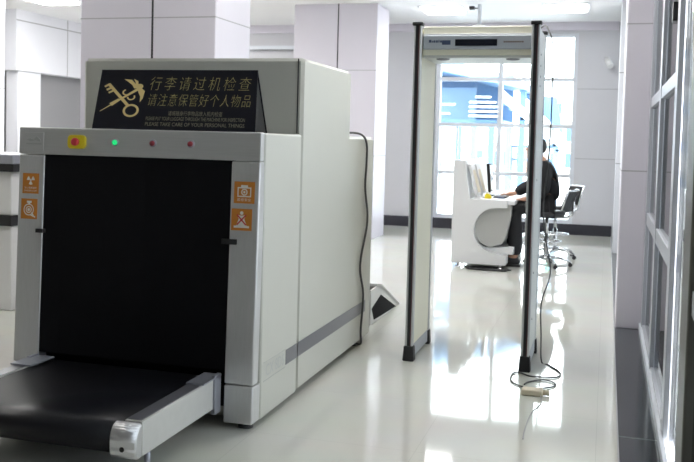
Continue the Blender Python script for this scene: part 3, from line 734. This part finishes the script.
K = list(V); ix = {k: i for i, k in enumerate(K)}
Ed = [('pel', 'wai'), ('wai', 'che'), ('che', 'nek'), ('nek', 'hd0'), ('hd0', 'hd1'), ('hd1', 'hd2'), ('che', 'shl'), ('shl', 'ell'), ('ell', 'wrl'), ('wrl', 'hal'), ('che', 'shr'), ('shr', 'elr'), ('elr', 'wrr'), ('wrr', 'har'),
      ('pel', 'hpl'), ('hpl', 'knl'), ('knl', 'anl'), ('anl', 'ftl'), ('pel', 'hpr'), ('hpr', 'knr'), ('knr', 'anr'), ('anr', 'ftr')]
Rd = {'pel': 0.13, 'wai': 0.115, 'che': 0.125, 'nek': 0.055, 'hd0': 0.062, 'hd1': 0.088, 'hd2': 0.070, 'shl': 0.06, 'ell': 0.042, 'wrl': 0.028, 'hal': 0.032, 'shr': 0.06, 'elr': 0.042, 'wrr': 0.028, 'har': 0.032,
      'hpl': 0.085, 'knl': 0.06, 'anl': 0.038, 'ftl': 0.034, 'hpr': 0.085, 'knr': 0.06, 'anr': 0.038, 'ftr': 0.034}
# fingers join the same body mesh
for side, hk, dx in (('l', 'hal', (-1, 0.15)), ('r', 'har', (-1, -0.1))):
    h = Vector(V[hk]); d = Vector((dx[0], dx[1], 0)).normalized(); n = Vector((-d.y, d.x, 0))
    for f_, (o_, ln) in enumerate(((-0.026, 0.060), (-0.009, 0.070), (0.009, 0.066), (0.026, 0.052))):
        a = h + d*0.03 + n*o_; m_ = a + d*ln*0.55 + Vector((0, 0, 0.004)); e = a + d*ln + Vector((0, 0, -0.012))
        for nm_, v_, r_ in (('a', a, 0.010), ('b', m_, 0.009), ('c', e, 0.007)):
            k = f'{side}{f_}{nm_}'; V[k] = tuple(v_); Rd[k] = r_; K.append(k); ix[k] = len(K)-1
        Ed += [(hk, f'{side}{f_}a'), (f'{side}{f_}a', f'{side}{f_}b'), (f'{side}{f_}b', f'{side}{f_}c')]
    sgn = -1 if side == 'r' else 1
    a = h + n*sgn*0.034; e = a + n*sgn*0.022 + d*0.04
    for nm_, v_, r_ in (('a', a, 0.011), ('b', e, 0.008)):
        k = f'{side}t{nm_}'; V[k] = tuple(v_); Rd[k] = r_; K.append(k); ix[k] = len(K)-1
    Ed += [(hk, f'{side}ta'), (f'{side}ta', f'{side}tb')]
body = skin_mesh('body', [V[k] for k in K], [(ix[a], ix[b_]) for a, b_ in Ed], [Rd[k] for k in K], M['skin'], P)
def cloth(name, keys, edges, grow, m, ex=None):
    vs = [(ex or {}).get(k, V[k]) for k in keys]; idx = {k: i for i, k in enumerate(keys)}
    return skin_mesh(name, vs, [(idx[a], idx[b_]) for a, b_ in edges], [Rd[k]+grow for k in keys], m, P)
def lerp3(a, b_, t): return tuple(x+(y-x)*t for x, y in zip(a, b_))
cloth('jacket', ['pel', 'wai', 'che', 'nek', 'shl', 'ell', 'wrl', 'shr', 'elr', 'wrr'],
      [('pel', 'wai'), ('wai', 'che'), ('che', 'nek'), ('che', 'shl'), ('shl', 'ell'), ('ell', 'wrl'), ('che', 'shr'), ('shr', 'elr'), ('elr', 'wrr')], 0.034, M['cloth'],
      {'nek': lerp3(V['che'], V['nek'], 0.8), 'wrl': lerp3(V['ell'], V['wrl'], 1.0), 'wrr': lerp3(V['elr'], V['wrr'], 1.02)})
Rd.update(knl=0.085, knr=0.085, anl=0.065, anr=0.065)
cloth('trousers', ['pel', 'hpl', 'knl', 'anl', 'hpr', 'knr', 'anr'], [('pel', 'hpl'), ('hpl', 'knl'), ('knl', 'anl'), ('pel', 'hpr'), ('hpr', 'knr'), ('knr', 'anr')], 0.018, M['cloth'])
for s_ in ('l', 'r'):
    a, f_ = Vector(V['an'+s_]), Vector(V['ft'+s_])
    MB().ball(((a.x+f_.x)/2-0.03, a.y, 0.06), 0.13, 0, (1.0, 0.38, 0.46)).box(a.x-0.20, a.x+0.06, a.y-0.045, a.y+0.045, 0.0, 0.03, 0, 0.01).build('shoe', M['black'], P)
hd = Vector(V['hd1'])
hb = MB().ball((hd.x+0.020, hd.y, hd.z+0.030), 0.112, 0, (1.0, 0.86, 1.02)).build('hair', M['hair'], P)
for v in hb.data.vertices:
    if v.co.x + P.location.x < hd.x-0.045 and v.co.z + P.location.z < hd.z+0.06: v.co.x += 0.07
fc = MB().ball((hd.x-0.088, hd.y, hd.z-0.005), 0.014, 0, (1.4, 0.9, 1.5)).build('nose', M['skin'], P)
for s_ in (-1, 1):
    MB().ball((hd.x-0.078, hd.y+s_*0.032, hd.z+0.012), 0.012, 0, (0.6, 1.2, 0.6)).build('eye', M['hair'], P)
    MB().ball((hd.x+0.01, hd.y+s_*0.086, hd.z-0.005), 0.028, 0, (0.6, 0.35, 1.1)).build('ear', M['skin'], P)
MB().ball((hd.x-0.074, hd.y, hd.z-0.045), 0.02, 0, (0.5, 1.2, 0.3)).build('mouth', M['red'], P)

# ------------------------------------------------------------------ counter at the left edge
C = thing('inspection_counter', 'white counter with bluish top at the left edge behind the scanner', 'counter', (-5.0, 6.1, 0))
MB().box(-5.9, -4.425, 5.95, 6.75, 1.17, 1.245, 0, 0.01).build('counter_top', M['zinc'], C)
MB().box(-5.9, -4.435, 5.97, 6.75, 1.11, 1.17).build('dark_edge', M['rubber'], C)
MB().box(-5.9, -4.49, 6.02, 6.70, 0.76, 1.11, 0, 0.01).build('counter_body', M['desk'], C)
MB().box(-5.9, -4.475, 6.0, 6.72, 0.68, 0.76).build('dark_shelf', M['rubber'], C)
MB().box(-5.88, -4.50, 6.04, 6.70, 0.0, 0.68, 0, 0.01).build('lower_cabinet', M['desk'], C)

# ------------------------------------------------------------------ outdoors
struct(MB().quad([(-80, -30, -0.12), (80, -30, -0.12), (80, 120, -0.12), (-80, 120, -0.12)]).build('trim_4', M['outground']), 'pale paving outside')
F = thing('footbridge', 'blue steel covered footbridge with white louvres outside the far window', 'footbridge', (-2.3, 17.5, -0.12))
Y0 = 17.5
for k, x in enumerate((-4.5, -3.9, -3.20, -2.82, -2.52, -2.18, -1.85, -1.60, -0.95)):
    MB().box(x-0.055, x+0.055, Y0, Y0+0.16, -0.12, 1.80 if k != 7 else 2.55).build('post', M['bluesteel'] if k % 2 else M['paleblue'], F)
MB().box(-5.0, -1.98, Y0+0.17, Y0+2.2, 1.74, 1.88).build('deck', M['bluesteel'], F)
MB().box(-5.0, -1.98, Y0+2.0, Y0+2.1, 1.88, 2.90).build('rear_screen', M['bluesteel'], F)
MB().box(-5.0, -2.62, Y0+0.9, Y0+0.95, 1.88, 2.55).build('side_panel', M['paleblue'], F)
for z, x0, x1 in ((1.93, -2.62, -2.02), (2.02, -2.62, -2.02), (2.11, -2.62, -2.02), (2.20, -2.62, -2.10), (2.30, -2.5, -2.20), (1.97, -3.3, -3.0), (2.15, -3.3, -2.9)):
    MB().box(x0, x1, Y0-0.03, Y0, z, z+0.035).build('louvre', M['outwhite'], F)
MB().prism([(-5.0, 2.80), (-5.0, 3.15), (-3.3, 3.10), (-1.9, 2.72), (-1.4, 2.52), (-1.4, 2.42), (-2.0, 2.56), (-3.3, 2.84)], 'Y', Y0-0.15, Y0+2.0).build('canopy', M['paleblue'], F)
MB().prism([(-2.05, 2.52), (-0.85, 1.52), (-0.85, 1.36), (-2.05, 2.30)], 'Y', Y0-0.12, Y0-0.02).build('stair_stringer', M['outwhite'], F)
MB().prism([(-1.75, 2.48), (-1.0, 2.36), (-0.86, 1.62)], 'Y', Y0+0.9, Y0+0.96).build('stair_screen', M['bluesteel'], F)
for k in range(10):
    x = -1.98+k*0.115; z = 2.18-k*0.098
    MB().box(x, x+0.12, Y0, Y0+0.85, z, z+0.04).build('step', M['paleblue'], F)
for z in (1.10, 1.36): MB().box(-1.83, -0.95, Y0+0.17, Y0+0.22, z, z+0.045).build('rail', M['paleblue'], F)
for k in range(7): MB().box(-1.80+k*0.12, -1.78+k*0.12, Y0+0.18, Y0+0.21, 0.3, 1.36).build('baluster', M['paleblue'], F)
def building(x0, x1, y, h, m, label, rows, cols, ww=0.5):
    t = thing('building', label, 'building', ((x0+x1)/2, y, -0.12))
    MB().box(x0, x1, y, y+8, -0.12, h).build('facade', m, t)
    for r in range(rows):
        for c in range(cols):
            cx = x0 + (x1-x0)*(c+0.5)/cols; cz = (h)*(r+0.5)/rows; hw = (x1-x0)/cols*ww/2; hz = h/rows*0.28
            f = MB().box(cx-hw-0.06, cx+hw+0.06, y-0.08, y, cz-hz-0.06, cz+hz+0.06).build('window_frame', M['outwhite'], t)
            MB().box(cx-hw, cx+hw, y-0.1, y-0.08, cz-hz, cz+hz).build('window_glass', M['outglass'], f)
building(-6.6, -3.9, 46, 1.35, M['outtan'], 'low tan building seen through the far window, behind the desk', 1, 4)
building(-3.6, 0.6, 46, 2.6, M['outbeige'], 'beige building beyond the stair outside the far window', 2, 6)
building(2.2, 9.0, 40, 6.0, M['outbeige'], 'beige building outside the right glazing', 3, 5)
sg = thing('green_signboard', 'green signboard on posts outside right of the detector', 'sign', (-1.7, 30, -0.12))
MB().box(-1.85, -1.48, 30, 30.08, 2.42, 2.78).build('sign_panel', M['green'], sg)
MB().box(-1.90, -1.52, 29.99, 30.07, 2.80, 3.00).build('sign_header', M['midgrey'], sg)
for x in (-1.83, -1.50): MB().cyl((x, 30.1, -0.12), (x, 30.1, 3.0), 0.03).build('post', M['outwhite'], sg)
bf = thing('blue_fence', 'blue and white slatted fence outside the right glazing', 'fence', (3, 14, -0.12))
for k in range(8): MB().box(1.6, 3.6, 22+0.1, 22.2, 0.1+k*0.42, 0.32+k*0.42).build('slat', M['bluesteel'] if k % 2 else M['outwhite'], bf)
for x in (1.7, 3.5): MB().box(x-0.05, x+0.05, 22.2, 22.3, -0.12, 3.5).build('post', M['outwhite'], bf)

# ------------------------------------------------------------------ world, camera, view
wd = bpy.data.worlds.new('sky'); SC.world = wd; wd.use_nodes = True
nt = wd.node_tree; bg = nt.nodes['Background']
bg.inputs['Color'].default_value = (0.93, 0.96, 1.0, 1); bg.inputs['Strength'].default_value = 7.0

cam = bpy.data.cameras.new('camera'); co = bpy.data.objects.new('camera', cam); COL.objects.link(co)
yaw, pitch, roll, fpx, cy = 0.2818, -0.0475, 0.02555, 895.9, 181.9
fw = Vector((-math.sin(yaw), math.cos(yaw), 0)); rt = Vector((math.cos(yaw), math.sin(yaw), 0)); up = Vector((0, 0, 1))
f2 = fw*math.cos(pitch)+up*math.sin(pitch); u2 = up*math.cos(pitch)-fw*math.sin(pitch)
r3 = rt*math.cos(roll)+u2*math.sin(roll); u3 = u2*math.cos(roll)-rt*math.sin(roll)
co.matrix_world = Matrix(((r3.x, u3.x, -f2.x, 0), (r3.y, u3.y, -f2.y, 0), (r3.z, u3.z, -f2.z, 1.43), (0, 0, 0, 1)))
cam.sensor_width = 36; cam.lens = 36*fpx/694; cam.shift_y = -(231-cy)/694
cam.clip_start = 0.05; cam.clip_end = 400
cam.dof.use_dof = True; cam.dof.focus_distance = 4.9; cam.dof.aperture_fstop = 5.0
SC.camera = co
SC.view_settings.view_transform = 'Standard'; SC.view_settings.look = 'None'; SC.view_settings.gamma = 1
SC.view_settings.use_curve_mapping = False
SC.view_settings.exposure = 1.05
SC.cycles.max_bounces = 10; SC.cycles.diffuse_bounces = 5; SC.cycles.use_denoising = True
SC.cycles.sample_clamp_indirect = 6
